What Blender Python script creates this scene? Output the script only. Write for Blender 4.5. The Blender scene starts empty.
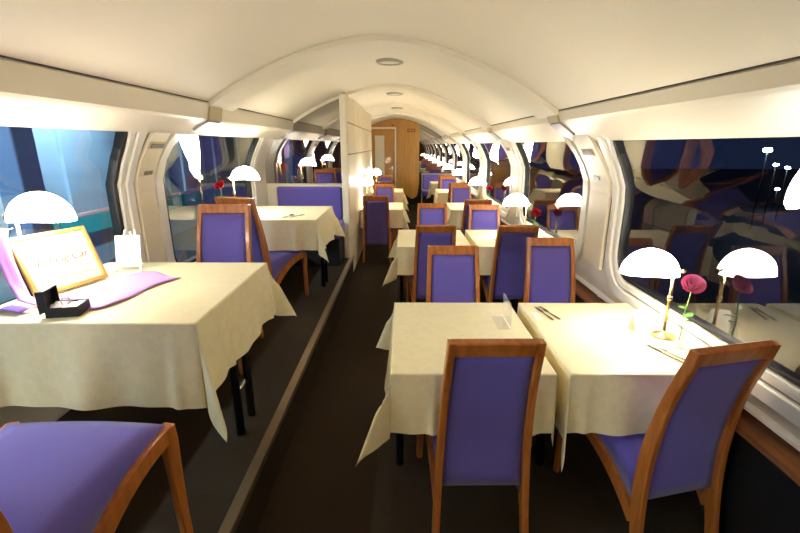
import bpy, bmesh, math, random
from mathutils import Vector, Matrix
random.seed(7)
S = bpy.context.scene
COL = S.collection
R = math.radians

# ------------------------------------------------------------------ camera
H = 1.62
cam_d = bpy.data.cameras.new('camera')
cam = bpy.data.objects.new('camera', cam_d); COL.objects.link(cam)
cam_d.sensor_width = 36.0
cam_d.lens = 430.0 / 800.0 * 36.0
cam_d.clip_start = 0.05; cam_d.clip_end = 300
cam.location = (0, 0, H)
cam.rotation_euler = (R(90 - 15.8), 0, R(0.4))
S.camera = cam

# ------------------------------------------------------------------ world, view
w = bpy.data.worlds.new('night'); S.world = w; w.use_nodes = True
bg = w.node_tree.nodes['Background']
bg.inputs[0].default_value = (0.012, 0.022, 0.06, 1); bg.inputs[1].default_value = 0.35
S.view_settings.view_transform = 'Standard'
S.view_settings.look = 'None'
S.view_settings.gamma = 1.0
S.view_settings.use_curve_mapping = False
S.view_settings.exposure = 1.02
S.cycles.use_denoising = True
S.cycles.max_bounces = 10
S.cycles.diffuse_bounces = 6
S.cycles.transparent_max_bounces = 16
S.cycles.sample_clamp_indirect = 6.0

LAMP_EMIT = 22.0
STATION_EMIT = 210.0

# ------------------------------------------------------------------ materials
def srgb(r, g, b):
    f = lambda c: (c/255/12.92) if c/255 <= 0.04045 else ((c/255+0.055)/1.055)**2.4
    return (f(r), f(g), f(b), 1)

def mat(name, col, rough=0.5, metal=0.0, spec=0.5, sheen=0.0, noise=0.0, nscale=20.0, bump=0.0, bscale=200.0, coat=0.0, stretch=(1,1,1)):
    m = bpy.data.materials.new(name); m.use_nodes = True
    nt = m.node_tree; b = nt.nodes['Principled BSDF']
    b.inputs['Base Color'].default_value = col
    b.inputs['Roughness'].default_value = rough
    b.inputs['Metallic'].default_value = metal
    b.inputs['Specular IOR Level'].default_value = spec
    b.inputs['Sheen Weight'].default_value = sheen
    b.inputs['Coat Weight'].default_value = coat
    if noise or bump:
        tc = nt.nodes.new('ShaderNodeTexCoord'); mp = nt.nodes.new('ShaderNodeMapping')
        mp.inputs['Scale'].default_value = stretch
        nt.links.new(tc.outputs['Object'], mp.inputs[0])
    if noise:
        n = nt.nodes.new('ShaderNodeTexNoise'); n.inputs['Scale'].default_value = nscale; n.inputs['Detail'].default_value = 5
        nt.links.new(mp.outputs[0], n.inputs['Vector'])
        mx = nt.nodes.new('ShaderNodeMix'); mx.data_type = 'RGBA'
        d = [max(0, c*(1-noise)) for c in col[:3]] + [1]; u = [min(1, c*(1+noise)) for c in col[:3]] + [1]
        mx.inputs['A'].default_value = d; mx.inputs['B'].default_value = u
        nt.links.new(n.outputs['Fac'], mx.inputs['Factor']); nt.links.new(mx.outputs['Result'], b.inputs['Base Color'])
    if bump:
        n2 = nt.nodes.new('ShaderNodeTexNoise'); n2.inputs['Scale'].default_value = bscale; n2.inputs['Detail'].default_value = 3
        nt.links.new(mp.outputs[0], n2.inputs['Vector'])
        bp = nt.nodes.new('ShaderNodeBump'); bp.inputs['Strength'].default_value = bump; bp.inputs['Distance'].default_value = 0.002
        nt.links.new(n2.outputs['Fac'], bp.inputs['Height']); nt.links.new(bp.outputs[0], b.inputs['Normal'])
    return m

def emit(name, col, s):
    m = bpy.data.materials.new(name); m.use_nodes = True
    b = m.node_tree.nodes['Principled BSDF']
    b.inputs['Base Color'].default_value = (0.8, 0.8, 0.8, 1)
    b.inputs['Emission Color'].default_value = col; b.inputs['Emission Strength'].default_value = s
    return m

def glassy(name, tint, ior, rough=0.0, frost=0.0):
    m = bpy.data.materials.new(name); m.use_nodes = True
    nt = m.node_tree; nt.nodes.remove(nt.nodes['Principled BSDF']); out = nt.nodes['Material Output']
    tr = nt.nodes.new('ShaderNodeBsdfTransparent'); tr.inputs[0].default_value = tint
    gl = nt.nodes.new('ShaderNodeBsdfGlossy'); gl.inputs['Roughness'].default_value = rough; gl.inputs[0].default_value = (0.95, 0.95, 0.95, 1)
    lw = nt.nodes.new('ShaderNodeLayerWeight'); lw.inputs['Blend'].default_value = 0.5
    pw = nt.nodes.new('ShaderNodeMath'); pw.operation = 'POWER'; pw.inputs[1].default_value = 4.0
    fr = nt.nodes.new('ShaderNodeMapRange'); fr.inputs['To Min'].default_value = ((ior-1)/(ior+1))**2*1.8; fr.inputs['To Max'].default_value = 1.0
    nt.links.new(lw.outputs['Facing'], pw.inputs[0]); nt.links.new(pw.outputs[0], fr.inputs[0])
    mx = nt.nodes.new('ShaderNodeMixShader')
    nt.links.new(fr.outputs[0], mx.inputs[0]); nt.links.new(tr.outputs[0], mx.inputs[1]); nt.links.new(gl.outputs[0], mx.inputs[2])
    last = mx
    if frost:
        df = nt.nodes.new('ShaderNodeBsdfDiffuse'); df.inputs[0].default_value = (0.8, 0.8, 0.8, 1)
        m2 = nt.nodes.new('ShaderNodeMixShader'); m2.inputs[0].default_value = frost
        nt.links.new(mx.outputs[0], m2.inputs[1]); nt.links.new(df.outputs[0], m2.inputs[2]); last = m2
    nt.links.new(last.outputs[0], out.inputs[0])
    return m

def damask(name, col):
    m = mat(name, col, 0.55, sheen=0.15)
    nt = m.node_tree; b = nt.nodes['Principled BSDF']
    tc = nt.nodes.new('ShaderNodeTexCoord')
    n = nt.nodes.new('ShaderNodeTexNoise'); n.inputs['Scale'].default_value = 16; n.inputs['Detail'].default_value = 2; n.inputs['Distortion'].default_value = 2.5
    nt.links.new(tc.outputs['Object'], n.inputs['Vector'])
    v = nt.nodes.new('ShaderNodeTexVoronoi'); v.inputs['Scale'].default_value = 22
    nt.links.new(tc.outputs['Object'], v.inputs['Vector'])
    ml = nt.nodes.new('ShaderNodeMath'); ml.operation = 'MULTIPLY'
    nt.links.new(n.outputs['Fac'], ml.inputs[0]); nt.links.new(v.outputs['Distance'], ml.inputs[1])
    cr = nt.nodes.new('ShaderNodeValToRGB'); cr.color_ramp.elements[0].position = 0.22; cr.color_ramp.elements[1].position = 0.27
    nt.links.new(ml.outputs[0], cr.inputs[0])
    mr = nt.nodes.new('ShaderNodeMapRange'); mr.inputs['To Min'].default_value = 0.42; mr.inputs['To Max'].default_value = 0.55
    nt.links.new(cr.outputs[0], mr.inputs[0]); nt.links.new(mr.outputs[0], b.inputs['Roughness'])
    mx = nt.nodes.new('ShaderNodeMix'); mx.data_type = 'RGBA'
    mx.inputs['A'].default_value = [c*0.955 for c in col[:3]] + [1]; mx.inputs['B'].default_value = col
    nt.links.new(cr.outputs[0], mx.inputs['Factor']); nt.links.new(mx.outputs['Result'], b.inputs['Base Color'])
    return m

def woodmat(name, c1, c2, rough=0.35, scale=6, stretch=(6, 6, 0.6)):
    m = mat(name, c1, rough, coat=0.15)
    nt = m.node_tree; b = nt.nodes['Principled BSDF']
    tc = nt.nodes.new('ShaderNodeTexCoord'); mp = nt.nodes.new('ShaderNodeMapping'); mp.inputs['Scale'].default_value = stretch
    n = nt.nodes.new('ShaderNodeTexNoise'); n.inputs['Scale'].default_value = scale; n.inputs['Detail'].default_value = 8; n.inputs['Distortion'].default_value = 0.6
    cr = nt.nodes.new('ShaderNodeValToRGB'); cr.color_ramp.elements[0].color = c1; cr.color_ramp.elements[1].color = c2
    cr.color_ramp.elements[0].position = 0.3; cr.color_ramp.elements[1].position = 0.7
    nt.links.new(tc.outputs['Object'], mp.inputs[0]); nt.links.new(mp.outputs[0], n.inputs['Vector'])
    nt.links.new(n.outputs['Fac'], cr.inputs[0]); nt.links.new(cr.outputs[0], b.inputs['Base Color'])
    return m

M = {}
M['ceiling'] = mat('cream_ceiling', srgb(238, 230, 208), 0.6)
M['wall'] = mat('cream_wall', srgb(236, 228, 206), 0.4)
M['frame'] = mat('white_frame', srgb(238, 234, 222), 0.3)
M['pillar'] = mat('beige_pillar', srgb(226, 214, 184), 0.4)
M['pelmet'] = mat('pelmet_white', srgb(238, 230, 208), 0.4)
M['bracket'] = mat('bracket_beige', srgb(190, 172, 128), 0.4)
M['lilac'] = mat('bracket_grey', srgb(170, 164, 170), 0.4)
M['gasket'] = mat('black_rubber', srgb(18, 18, 18), 0.45)
M['groove'] = mat('grey_groove', srgb(70, 66, 60), 0.5)
M['carpet'] = mat('brown_carpet', srgb(56, 46, 34), 0.95, spec=0.1, noise=0.25, nscale=120, bump=0.4, bscale=500)
M['nosing'] = mat('brushed_nosing', srgb(126, 106, 76), 0.45, metal=0.7)
M['wood'] = woodmat('chair_wood', srgb(158, 88, 34), srgb(198, 122, 54))
M['ledge'] = woodmat('ledge_wood', srgb(120, 72, 38), srgb(150, 96, 55), stretch=(6, 0.6, 6))
M['panelwood'] = woodmat('end_wall_wood', srgb(176, 124, 44), srgb(196, 146, 64), 0.35, 4, (5, 5, 0.5))
M['fabric'] = mat('purple_fabric', srgb(104, 91, 174), 0.85, spec=0.2, sheen=0.25, noise=0.12, nscale=300, bump=0.25, bscale=600)
M['cloth'] = damask('cream_damask', srgb(238, 224, 178))
M['shade'] = emit('opal_shade', (1.0, 0.94, 0.83, 1), LAMP_EMIT)
M['brass'] = mat('satin_brass', srgb(190, 165, 110), 0.3, metal=1)
M['chrome'] = mat('chrome', srgb(200, 200, 200), 0.15, metal=1)
M['steel'] = mat('cutlery_steel', srgb(180, 175, 160), 0.25, metal=1)
M['blackmetal'] = mat('black_metal', srgb(22, 20, 20), 0.35, metal=0.3)
M['darkbase'] = mat('dark_base', srgb(20, 16, 14), 0.6)
M['mirror'] = mat('smoked_mirror', (0.36, 0.34, 0.32, 1), 0.01, metal=1)
M['glass'] = glassy('window_glass', (0.92, 0.96, 0.95, 1), 1.75)
M['clear'] = glassy('clear_glass', (0.95, 0.97, 0.96, 1), 1.5)
M['acrylic'] = glassy('acrylic', (0.97, 0.97, 0.96, 1), 1.45, frost=0.12)
M['frosted'] = mat('frosted_pane', srgb(225, 220, 200), 0.5)
M['rose_pink'] = mat('rose_pink', srgb(246, 140, 186), 0.6, noise=0.2, nscale=40)
M['rose_red'] = mat('rose_red', srgb(190, 20, 40), 0.6, noise=0.2, nscale=40)
M['leaf'] = mat('leaf_green', srgb(80, 130, 50), 0.5, noise=0.2, nscale=60)
M['stem'] = mat('stem_green', srgb(120, 150, 70), 0.5)
M['paper'] = mat('white_paper', srgb(245, 240, 230), 0.7)
M['board'] = mat('cream_board', srgb(226, 206, 176), 0.6)
M['gold'] = mat('gold_frame', srgb(196, 150, 84), 0.35, metal=0.4)
M['ink'] = mat('pale_ink', srgb(84, 52, 46), 0.6)
M['ribbon'] = mat('lilac_ribbon', srgb(184, 128, 214), 0.6, sheen=0.3)
M['violet'] = mat('deep_violet', srgb(90, 50, 150), 0.7)
M['boxblack'] = mat('black_box', srgb(14, 14, 18), 0.6)
M['satin'] = mat('white_satin', srgb(205, 205, 215), 0.35, noise=0.25, nscale=60)
M['wallgrey'] = mat('fixture_grey', srgb(170, 164, 148), 0.35)
M['plate'] = mat('number_plate', srgb(96, 88, 74), 0.35, metal=0.6)
M['signbrown'] = mat('sign_brown', srgb(120, 62, 20), 0.5)
M['signmark'] = mat('sign_mark', srgb(200, 150, 90), 0.5)
M['out_wall'] = mat('station_blue_panel', srgb(150, 185, 205), 0.5, noise=0.25, nscale=1.2, stretch=(1, 0.25, 2))
M['out_pale'] = mat('station_pale_panel', srgb(196, 216, 224), 0.5)
M['out_dark'] = mat('station_dark_steel', srgb(84, 116, 150), 0.45)
M['out_teal'] = mat('station_teal', srgb(30, 180, 180), 0.5)
M['out_pink'] = mat('station_pink', srgb(240, 200, 190), 0.5)
M['out_ground'] = mat('night_ground', srgb(42, 46, 52), 0.8)
M['tube'] = emit('station_tube', (0.74, 0.87, 1.0, 1), STATION_EMIT)
M['yard'] = emit('yard_light', (0.55, 0.75, 1.0, 1), 40)

# ------------------------------------------------------------------ helpers
def link(o, parent=None):
    COL.objects.link(o)
    if parent is not None: o.parent = parent
    return o

def mesh(name, verts, faces, m, parent=None, smooth=False, mats=None, midx=None):
    me = bpy.data.meshes.new(name); me.from_pydata([tuple(v) for v in verts], [], faces)
    for mm in (mats or [m]): me.materials.append(mm)
    if midx: me.polygons.foreach_set('material_index', midx)
    if smooth: me.polygons.foreach_set('use_smooth', [True]*len(faces))
    bm = bmesh.new(); bm.from_mesh(me)
    if not name.startswith(('tablecloth',)): bmesh.ops.recalc_face_normals(bm, faces=bm.faces)
    bm.to_mesh(me); bm.free()
    me.update()
    return link(bpy.data.objects.new(name, me), parent)

def frombm(name, bm, m, parent=None, smooth=False):
    bmesh.ops.recalc_face_normals(bm, faces=bm.faces)
    me = bpy.data.meshes.new(name); bm.to_mesh(me); bm.free(); me.materials.append(m)
    if smooth: me.polygons.foreach_set('use_smooth', [True]*len(me.polygons))
    return link(bpy.data.objects.new(name, me), parent)

def box(name, c, s, m, parent=None, bev=0.003, rot=None, seg=2):
    bm = bmesh.new(); bmesh.ops.create_cube(bm, size=1)
    bmesh.ops.scale(bm, vec=s, verts=bm.verts)
    if bev: bmesh.ops.bevel(bm, geom=list(bm.edges), offset=min(bev, min(s)*0.45), segments=seg, affect='EDGES', profile=0.5)
    if rot is not None: bmesh.ops.transform(bm, matrix=rot, verts=bm.verts)
    bmesh.ops.translate(bm, vec=c, verts=bm.verts)
    return frombm(name, bm, m, parent)

def lathe(name, prof, m, parent=None, n=20, loc=(0, 0, 0)):
    vs, fs = [], []
    for r, z in prof:
        for i in range(n):
            a = 2*math.pi*i/n; vs.append((loc[0]+r*math.cos(a), loc[1]+r*math.sin(a), loc[2]+z))
    for j in range(len(prof)-1):
        for i in range(n):
            fs.append((j*n+i, j*n+(i+1) % n, (j+1)*n+(i+1) % n, (j+1)*n+i))
    fs.append(tuple(range(n))); fs.append(tuple((len(prof)-1)*n+i for i in range(n)))
    return mesh(name, vs, fs, m, parent, True)

def sweep(name, path, sec, m, parent=None, smooth=True, scale=None, up=(0, 0, 1), cap=True):
    """sec: closed list of (a,b); a along side vector, b along second vector"""
    path = [Vector(p) for p in path]; n = len(sec); vs, fs = [], []
    for i, p in enumerate(path):
        t = (path[min(i+1, len(path)-1)] - path[max(i-1, 0)]).normalized()
        s = t.cross(Vector(up))
        if s.length < 1e-4: s = t.cross(Vector((0, 1, 0)))
        s.normalize(); b = s.cross(t).normalized()
        k = scale[i] if scale else 1.0
        for a, c in sec: vs.append(p + s*a*k + b*c*k)
    for i in range(len(path)-1):
        for j in range(n):
            fs.append((i*n+j, i*n+(j+1) % n, (i+1)*n+(j+1) % n, (i+1)*n+j))
    if cap: fs.append(tuple(range(n))); fs.append(tuple((len(path)-1)*n+j for j in range(n)))
    return mesh(name, vs, fs, m, parent, smooth)

def circ(r, n=10): return [(r*math.cos(2*math.pi*i/n), r*math.sin(2*math.pi*i/n)) for i in range(n)]
def tube(name, path, r, m, parent=None, n=10, scale=None): return sweep(name, path, circ(r, n), m, parent, True, scale)

def prism(name, pts2, y0, y1, m, parent=None):
    """closed polygon in XZ extruded along Y"""
    n = len(pts2); vs = [(x, y0, z) for x, z in pts2] + [(x, y1, z) for x, z in pts2]
    fs = [tuple(range(n)), tuple(range(2*n-1, n-1, -1))] + [(i, (i+1) % n, n+(i+1) % n, n+i) for i in range(n)]
    return mesh(name, vs, fs, m, parent)

def empty(name, loc=(0, 0, 0), rz=0.0):
    o = bpy.data.objects.new(name, None); o.empty_display_size = 0.05; COL.objects.link(o)
    o.location = loc; o.rotation_euler = (0, 0, rz); return o

def tag(o, label=None, cat=None, group=None, kind=None):
    if label: o['label'] = label
    if cat: o['category'] = cat
    if group: o['group'] = group
    if kind: o['kind'] = kind
    return o

def struct(o, label, cat='wall'): return tag(o, label, cat, None, 'structure')

KIDS = {}
def reg(root):
    KIDS[root.name] = [o for o in bpy.data.objects if o.parent == root]
    for c in KIDS[root.name]: KIDS[c.name] = [o for o in bpy.data.objects if o.parent == c]
    return root
def dup(root, loc, rz=0.0):
    r = root.copy(); COL.objects.link(r); r.location = loc; r.rotation_euler = (0, 0, rz)
    for c in KIDS[root.name]:
        d = c.copy(); COL.objects.link(d); d.parent = r
        for g in KIDS.get(c.name, []):
            e = g.copy(); COL.objects.link(e); e.parent = d
    return r

# ------------------------------------------------------------------ shell profile
XC = -0.13
Y0, YE, YM = -3.6, 12.0, 5.3          # back end, far end wall, left mirror wall
ZP = 0.28                              # raised left floor
LZ = 0.045                             # left side sits slightly higher
def hw(z):
    if z < 0.68: return 1.49 + 0.10*min(1.0, (0.68-z)/0.13)
    return 1.49 if z <= 1.33 else max(1.26, 1.49 - 0.14*((z-1.33)/0.30)**1.5)
def wallx(side, z):
    return XC + hw(z) if side > 0 else XC - 0.04 - hw(z - LZ)
VW = 1.15
def vault(x, off=0.0):
    u = (x - XC)/VW
    base = 1.8625 - 0.0275*u
    return base + (2.285 - 1.8625)*(1 - abs(u)**1.75) + off
NV = 28
VX = [XC - VW + 2*VW*i/NV for i in range(NV+1)]

# ceiling: one vault, ribs proud of it
vs, fs = [], []
ys = [Y0 + (YE - Y0)*j/40 for j in range(41)]
for y in ys:
    for x in VX: vs.append((x, y, vault(x)))
for j in range(40):
    for i in range(NV):
        a = j*(NV+1)+i; fs.append((a, a+1, a+NV+2, a+NV+1))
top = len(vs)
for y in (Y0, YE):
    for x in VX: vs.append((x, y, vault(x)+0.06))
for i in range(NV): fs.append((top+i, top+NV+1+i, top+NV+2+i, top+i+1))
ceiling = struct(mesh('ceiling', vs, fs, M['ceiling'], None, True), 'cream barrel vaulted ceiling of the dining car', 'ceiling')
def rib(y0, y1, d):
    vs, fs = [], []
    prof = [(y0-0.015, 0.004), (y0, -d), (y1, -d), (y1+0.015, 0.004)]
    for y, o in prof:
        for x in VX: vs.append((x, y, vault(x, o)))
    for j in range(3):
        for i in range(NV):
            a = j*(NV+1)+i; fs.append((a, a+1, a+NV+2, a+NV+1))
    return mesh('ceiling_rib', vs, fs, M['ceiling'], ceiling)
for k in range(-2, 5):
    y = 3.0 + 2.25*k
    if y + 0.4 < YE: rib(y, y+0.42, 0.030)

# floors
floor = struct(box('floor', (0.45, (Y0+YE)/2, -0.05), (2.3, YE-Y0, 0.1), M['carpet'], bev=0), 'dark brown carpeted aisle floor', 'floor')
plat = struct(box('floor_left', ((-0.635-1.75)/2, (Y0+YM)/2, ZP/2-0.002), (1.75-0.635, YM-Y0, ZP), M['carpet'], bev=0), 'raised dark carpeted floor under the tables along the left windows', 'floor')
trim1 = prism('trim_1', [(-0.66, ZP-0.001), (-0.66, ZP+0.006), (-0.618, ZP+0.006), (-0.615, ZP+0.002), (-0.615, ZP-0.03), (-0.628, ZP-0.03), (-0.628, ZP-0.001)], Y0, YM-0.05, M['nosing'])
struct(trim1, 'brass coloured metal nosing along the edge of the raised floor', 'trim')

# ------------------------------------------------------------------ side walls with windows
def rrect(y0, y1, z0, z1, rb, rt, n=6):
    pts = []
    def arc(cy, cz, r, a0):
        for i in range(n+1):
            a = R(a0 + 90*i/n); pts.append((cy + r*math.cos(a), cz + r*math.sin(a)))
    arc(y1-rb, z0+rb, rb, -90)
    for i in range(1, 5): pts.append((y1, z0+rb + (z1-rt-z0-rb)*i/5))
    arc(y1-rt, z1-rt, rt, 0)
    for i in range(1, 7): pts.append((y1-rt + (y0+rt-(y1-rt))*i/7, z1))
    arc(y0+rt, z1-rt, rt, 90)
    for i in range(1, 5): pts.append((y0, z1-rt + (z0+rb-(z1-rt))*i/5))
    arc(y0+rb, z0+rb, rb, 180)
    for i in range(1, 7): pts.append((y0+rb + (y1-rb-(y0+rb))*i/7, z0))
    return pts
def nrm(side, z):
    e = 0.004
    dx = (wallx(side, z+e) - wallx(side, z-e))/(2*e)      # dX/dz
    n = Vector((-side, 0, side*dx)); return n.normalized()   # points to the interior
def wp(side, y, z, dep):
    """wall surface point, dep metres towards the interior"""
    n = nrm(side, z); return Vector((wallx(side, z), y, z)) + n*dep

ZB, ZT = 0.84, 1.74
def offset_loop(yc, hy, off, side):
    dz = LZ if side < 0 else 0
    zb = ZB if side > 0 else ZB-0.15
    return rrect(yc-hy-off, yc+hy+off, zb-off+dz, ZT+off+dz, 0.13+off, 0.26+off)

def ring(name, side, yc, hy, steps, m, parent):
    """steps: list of (offset, depth) – quads between successive loops"""
    vs, fs = [], []
    for off, dep in steps:
        lp = offset_loop(yc, hy, off, side)
        for y, z in lp: vs.append(wp(side, y, z, dep))
    n = len(lp)
    for j in range(len(steps)-1):
        for i in range(n): fs.append((j*n+i, j*n+(i+1) % n, (j+1)*n+(i+1) % n, (j+1)*n+i))
    return mesh(name, vs, fs, m, parent, False)

wcount = [0]
def window(side, yc, hy, label):
    wcount[0] += 1
    fr = ring('window_%d' % wcount[0], side, yc, hy, [(0.026, -0.03), (0.028, 0.004), (0.034, 0.008), (0.068, 0.008), (0.072, 0.002)], M['frame'], None)
    struct(fr, label, 'window')
    gw = -0.010 if side < 0 else 0.006
    ring('gasket', side, yc, hy, [(gw-0.002, -0.05), (gw, -0.012), (gw+0.004, -0.004), (0.022, -0.004), (0.027, -0.012), (0.027, -0.03)], M['gasket'], fr)
    ring('groove', side, yc, hy, [(0.071, 0.004), (0.071, -0.004), (0.080, -0.004), (0.080, 0.004)], M['groove'], fr)
    ring('outer_frame', side, yc, hy, [(0.079, -0.004), (0.080, 0.012), (0.086, 0.018), (0.142, 0.018), (0.150, 0.010), (0.152, 0.0)], M['frame'], fr)
    # glass: grid across the opening
    lp = offset_loop(yc, hy, 0.004, side); n = len(lp); dz = LZ if side < 0 else 0
    vs, fs = [], []; K = 8; cy, cz = yc, (ZB+ZT)/2+dz
    for k in range(K):
        f = 1 - k/K
        for y, z in lp: vs.append(wp(side, cy+(y-cy)*f, cz+(z-cz)*f, -0.030))
    vs.append(wp(side, cy, cz, -0.030)); c = len(vs)-1
    for k in range(K-1):
        for i in range(n): fs.append((k*n+i, k*n+(i+1) % n, (k+1)*n+(i+1) % n, (k+1)*n+i))
    for i in range(n): fs.append(((K-1)*n+i, (K-1)*n+(i+1) % n, c))
    mesh('glass', vs, fs, M['glass'], fr, True)
    return fr

def wall_bay(vs, fs, side, yc, hy, ya, yb, z0, z1):
    lp = offset_loop(yc, hy, 0.08, side); n = len(lp); base = len(vs); K = 6
    outer = []
    dz = LZ if side < 0 else 0
    cz = (ZB+ZT)/2+dz
    for y, z in lp:   # push the loop out to the bay rectangle
        dy, dzz = y-yc, z-cz
        t = min(((yb-yc) if dy > 0 else (ya-yc))/dy if abs(dy) > 1e-6 else 1e9, ((z1-cz) if dzz > 0 else (z0-cz))/dzz if abs(dzz) > 1e-6 else 1e9)
        outer.append((yc+dy*t, cz+dzz*t))
    for k in range(K+1):
        f = k/K
        for (y, z), (oy, oz) in zip(lp, outer): vs.append(wp(side, y+(oy-y)*f, z+(oz-z)*f, 0))
    for k in range(K):
        for i in range(n): fs.append((base+k*n+i, base+k*n+(i+1) % n, base+(k+1)*n+(i+1) % n, base+(k+1)*n+i))
    # corner triangles of the rectangle
    for (cy_, cz_) in ((ya, z0), (yb, z0), (yb, z1), (ya, z1)):
        best = None
        for i in range(n):
            a, b = outer[i], outer[(i+1) % n]
            on = lambda p, q: abs(p[0]-q[0]) < 1e-6 or abs(p[1]-q[1]) < 1e-6
            if (abs(a[0]-cy_) < 1e-6 and abs(b[1]-cz_) < 1e-6) or (abs(a[1]-cz_) < 1e-6 and abs(b[0]-cy_) < 1e-6):
                best = i; break
        if best is not None:
            vs.append(wp(side, cy_, cz_, 0)); fs.append((base+K*n+best, base+K*n+(best+1) % n, len(vs)-1))
def strip(vs, fs, side, ya, yb, z0, z1, n=12):
    b = len(vs)
    for j in range(n+1):
        z = z0 + (z1-z0)*j/n
        vs.append(wp(side, ya, z, 0)); vs.append(wp(side, yb, z, 0))
    for j in range(n): fs.append((b+2*j, b+2*j+1, b+2*j+3, b+2*j+2))

RC = [1.85 + 2.25*k for k in range(-2, 5)]
LC = [1.64 + 2.25*k for k in range(-2, 2)]
HR, HL = 0.79, 0.86
WZ0, WZ1 = 0.50, 1.90
vs, fs = [], []
for yc in RC: wall_bay(vs, fs, 1, yc, HR, yc-1.125, yc+1.125, WZ0, WZ1)
strip(vs, fs, 1, RC[-1]+1.125, YE, WZ0, WZ1)
wall_r = struct(mesh('wall_right', vs, fs, M['wall'], None, True), 'cream curved right side wall with rounded window openings', 'wall')
vs, fs = [], []
for yc in LC: wall_bay(vs, fs, -1, yc, HL, yc-1.125, yc+1.125, 0.27, WZ1+LZ)
strip(vs, fs, -1, LC[-1]+1.125, YM+0.05, 0.27, WZ1+LZ)
wall_l = struct(mesh('wall_left', vs, fs, M['wall'], None, True), 'cream curved left side wall with rounded window openings', 'wall')

ordn = ['first', 'second', 'third', 'fourth', 'fifth', 'sixth', 'seventh']
for i, yc in enumerate(RC):
    j = i - 2
    if j < 0: lab = 'curved dark right window behind the photographer, %s from the rear wall' % ordn[i]
    else: lab = ['curved dark right window beside the table with the pink rose', 'rounded right window beside the second table along the right wall', 'rounded right window beside the third table along the right wall', 'rounded right window beside the fourth table along the right wall', 'rounded right window beside the farthest table before the end mirror'][j]
    window(1, yc, HR, lab)
for i, yc in enumerate(LC):
    j = i - 2
    if j < 0: lab = 'curved left window behind the photographer, %s from the rear wall' % ordn[i]
    else: lab = ['curved bluish left window behind the framed certificate', 'curved bluish left window behind the table in front of the purple bench'][j]
    window(-1, yc, HL, lab)

# pillar cover strips, vents and number plates
def pillar(side, y, half, wall):
    dz = LZ if side < 0 else 0
    z0, z1 = (0.80+dz if side > 0 else 0.30), 1.70+dz
    vs, fs = [], []; n = 14
    for j in range(n+1):
        z = z0 + (z1-z0)*j/n
        for yy, dep in ((y-half, -0.002), (y-half+0.006, 0.022), (y+half-0.006, 0.022), (y+half, -0.002)): vs.append(wp(side, yy, z, dep))
    for j in range(n):
        for i in range(3): fs.append((4*j+i, 4*j+i+1, 4*j+i+5, 4*j+i+4))
    fs += [(0, 1, 2, 3), (4*n, 4*n+1, 4*n+2, 4*n+3)]
    mesh('pillar_panel', vs, fs, M['pillar'], wall)
    for s in (-1, 1):   # dark groove beside the strip
        vs, fs = [], []
        for j in range(n+1):
            z = z0 + (z1-z0)*j/n
            for e, dep in ((0.0, 0.002), (0.007, 0.002)): vs.append(wp(side, y+s*(half+e), z, dep))
        for j in range(n): fs.append((2*j, 2*j+1, 2*j+3, 2*j+2))
        mesh('pillar_groove', vs, fs, M['groove'], wall)
    # small air vent under the pelmet
    def patch(name, ya, yb, za, zb, dep, m):
        v = [wp(side, yy, zz, d) for d in (0.015, dep) for zz in (za, zb) for yy in (ya, yb)]
        f = [(4, 5, 7, 6), (0, 1, 5, 4), (2, 3, 7, 6), (0, 2, 6, 4), (1, 3, 7, 5)]
        return mesh(name, v, f, m, wall)
    patch('vent_frame', y-0.085, y+0.085, 1.565+dz, 1.605+dz, 0.028, M['bracket'])
    patch('vent_slot', y-0.07, y+0.07, 1.573+dz, 1.597+dz, 0.032, M['groove'])
    patch('number_plate', y-0.03, y+0.055, 1.40+dz, 1.425+dz, 0.028, M['plate'])
for k in range(-2, 4): pillar(1, 2.975 + 2.25*k, 0.15, wall_r)
for k in range(-2, 1): pillar(-1, 2.765 + 2.25*k, 0.10, wall_l)

# right lower wall: ledge and dark heater panel
heater = struct(prism('trim_2', [(1.385, 0.0), (1.385, 0.50), (1.46, 0.50), (1.46, 0.0)], Y0, YE, M['darkbase']), 'dark heater cover along the foot of the right wall', 'trim')
led = struct(prism('trim_3', [(1.35, 0.502), (1.345, 0.510), (1.35, 0.530), (1.38, 0.535), (1.47, 0.535), (1.47, 0.502)], Y0, YE, M['ledge']), 'brown wooden ledge running below the right windows', 'trim')
sill = struct(prism('trim_4', [(1.395, 0.585), (1.385, 0.590), (1.385, 0.605), (1.44, 0.62), (1.44, 0.585)], Y0, YE, M['frame']), 'thin white moulding below the right window frames', 'trim')

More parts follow.
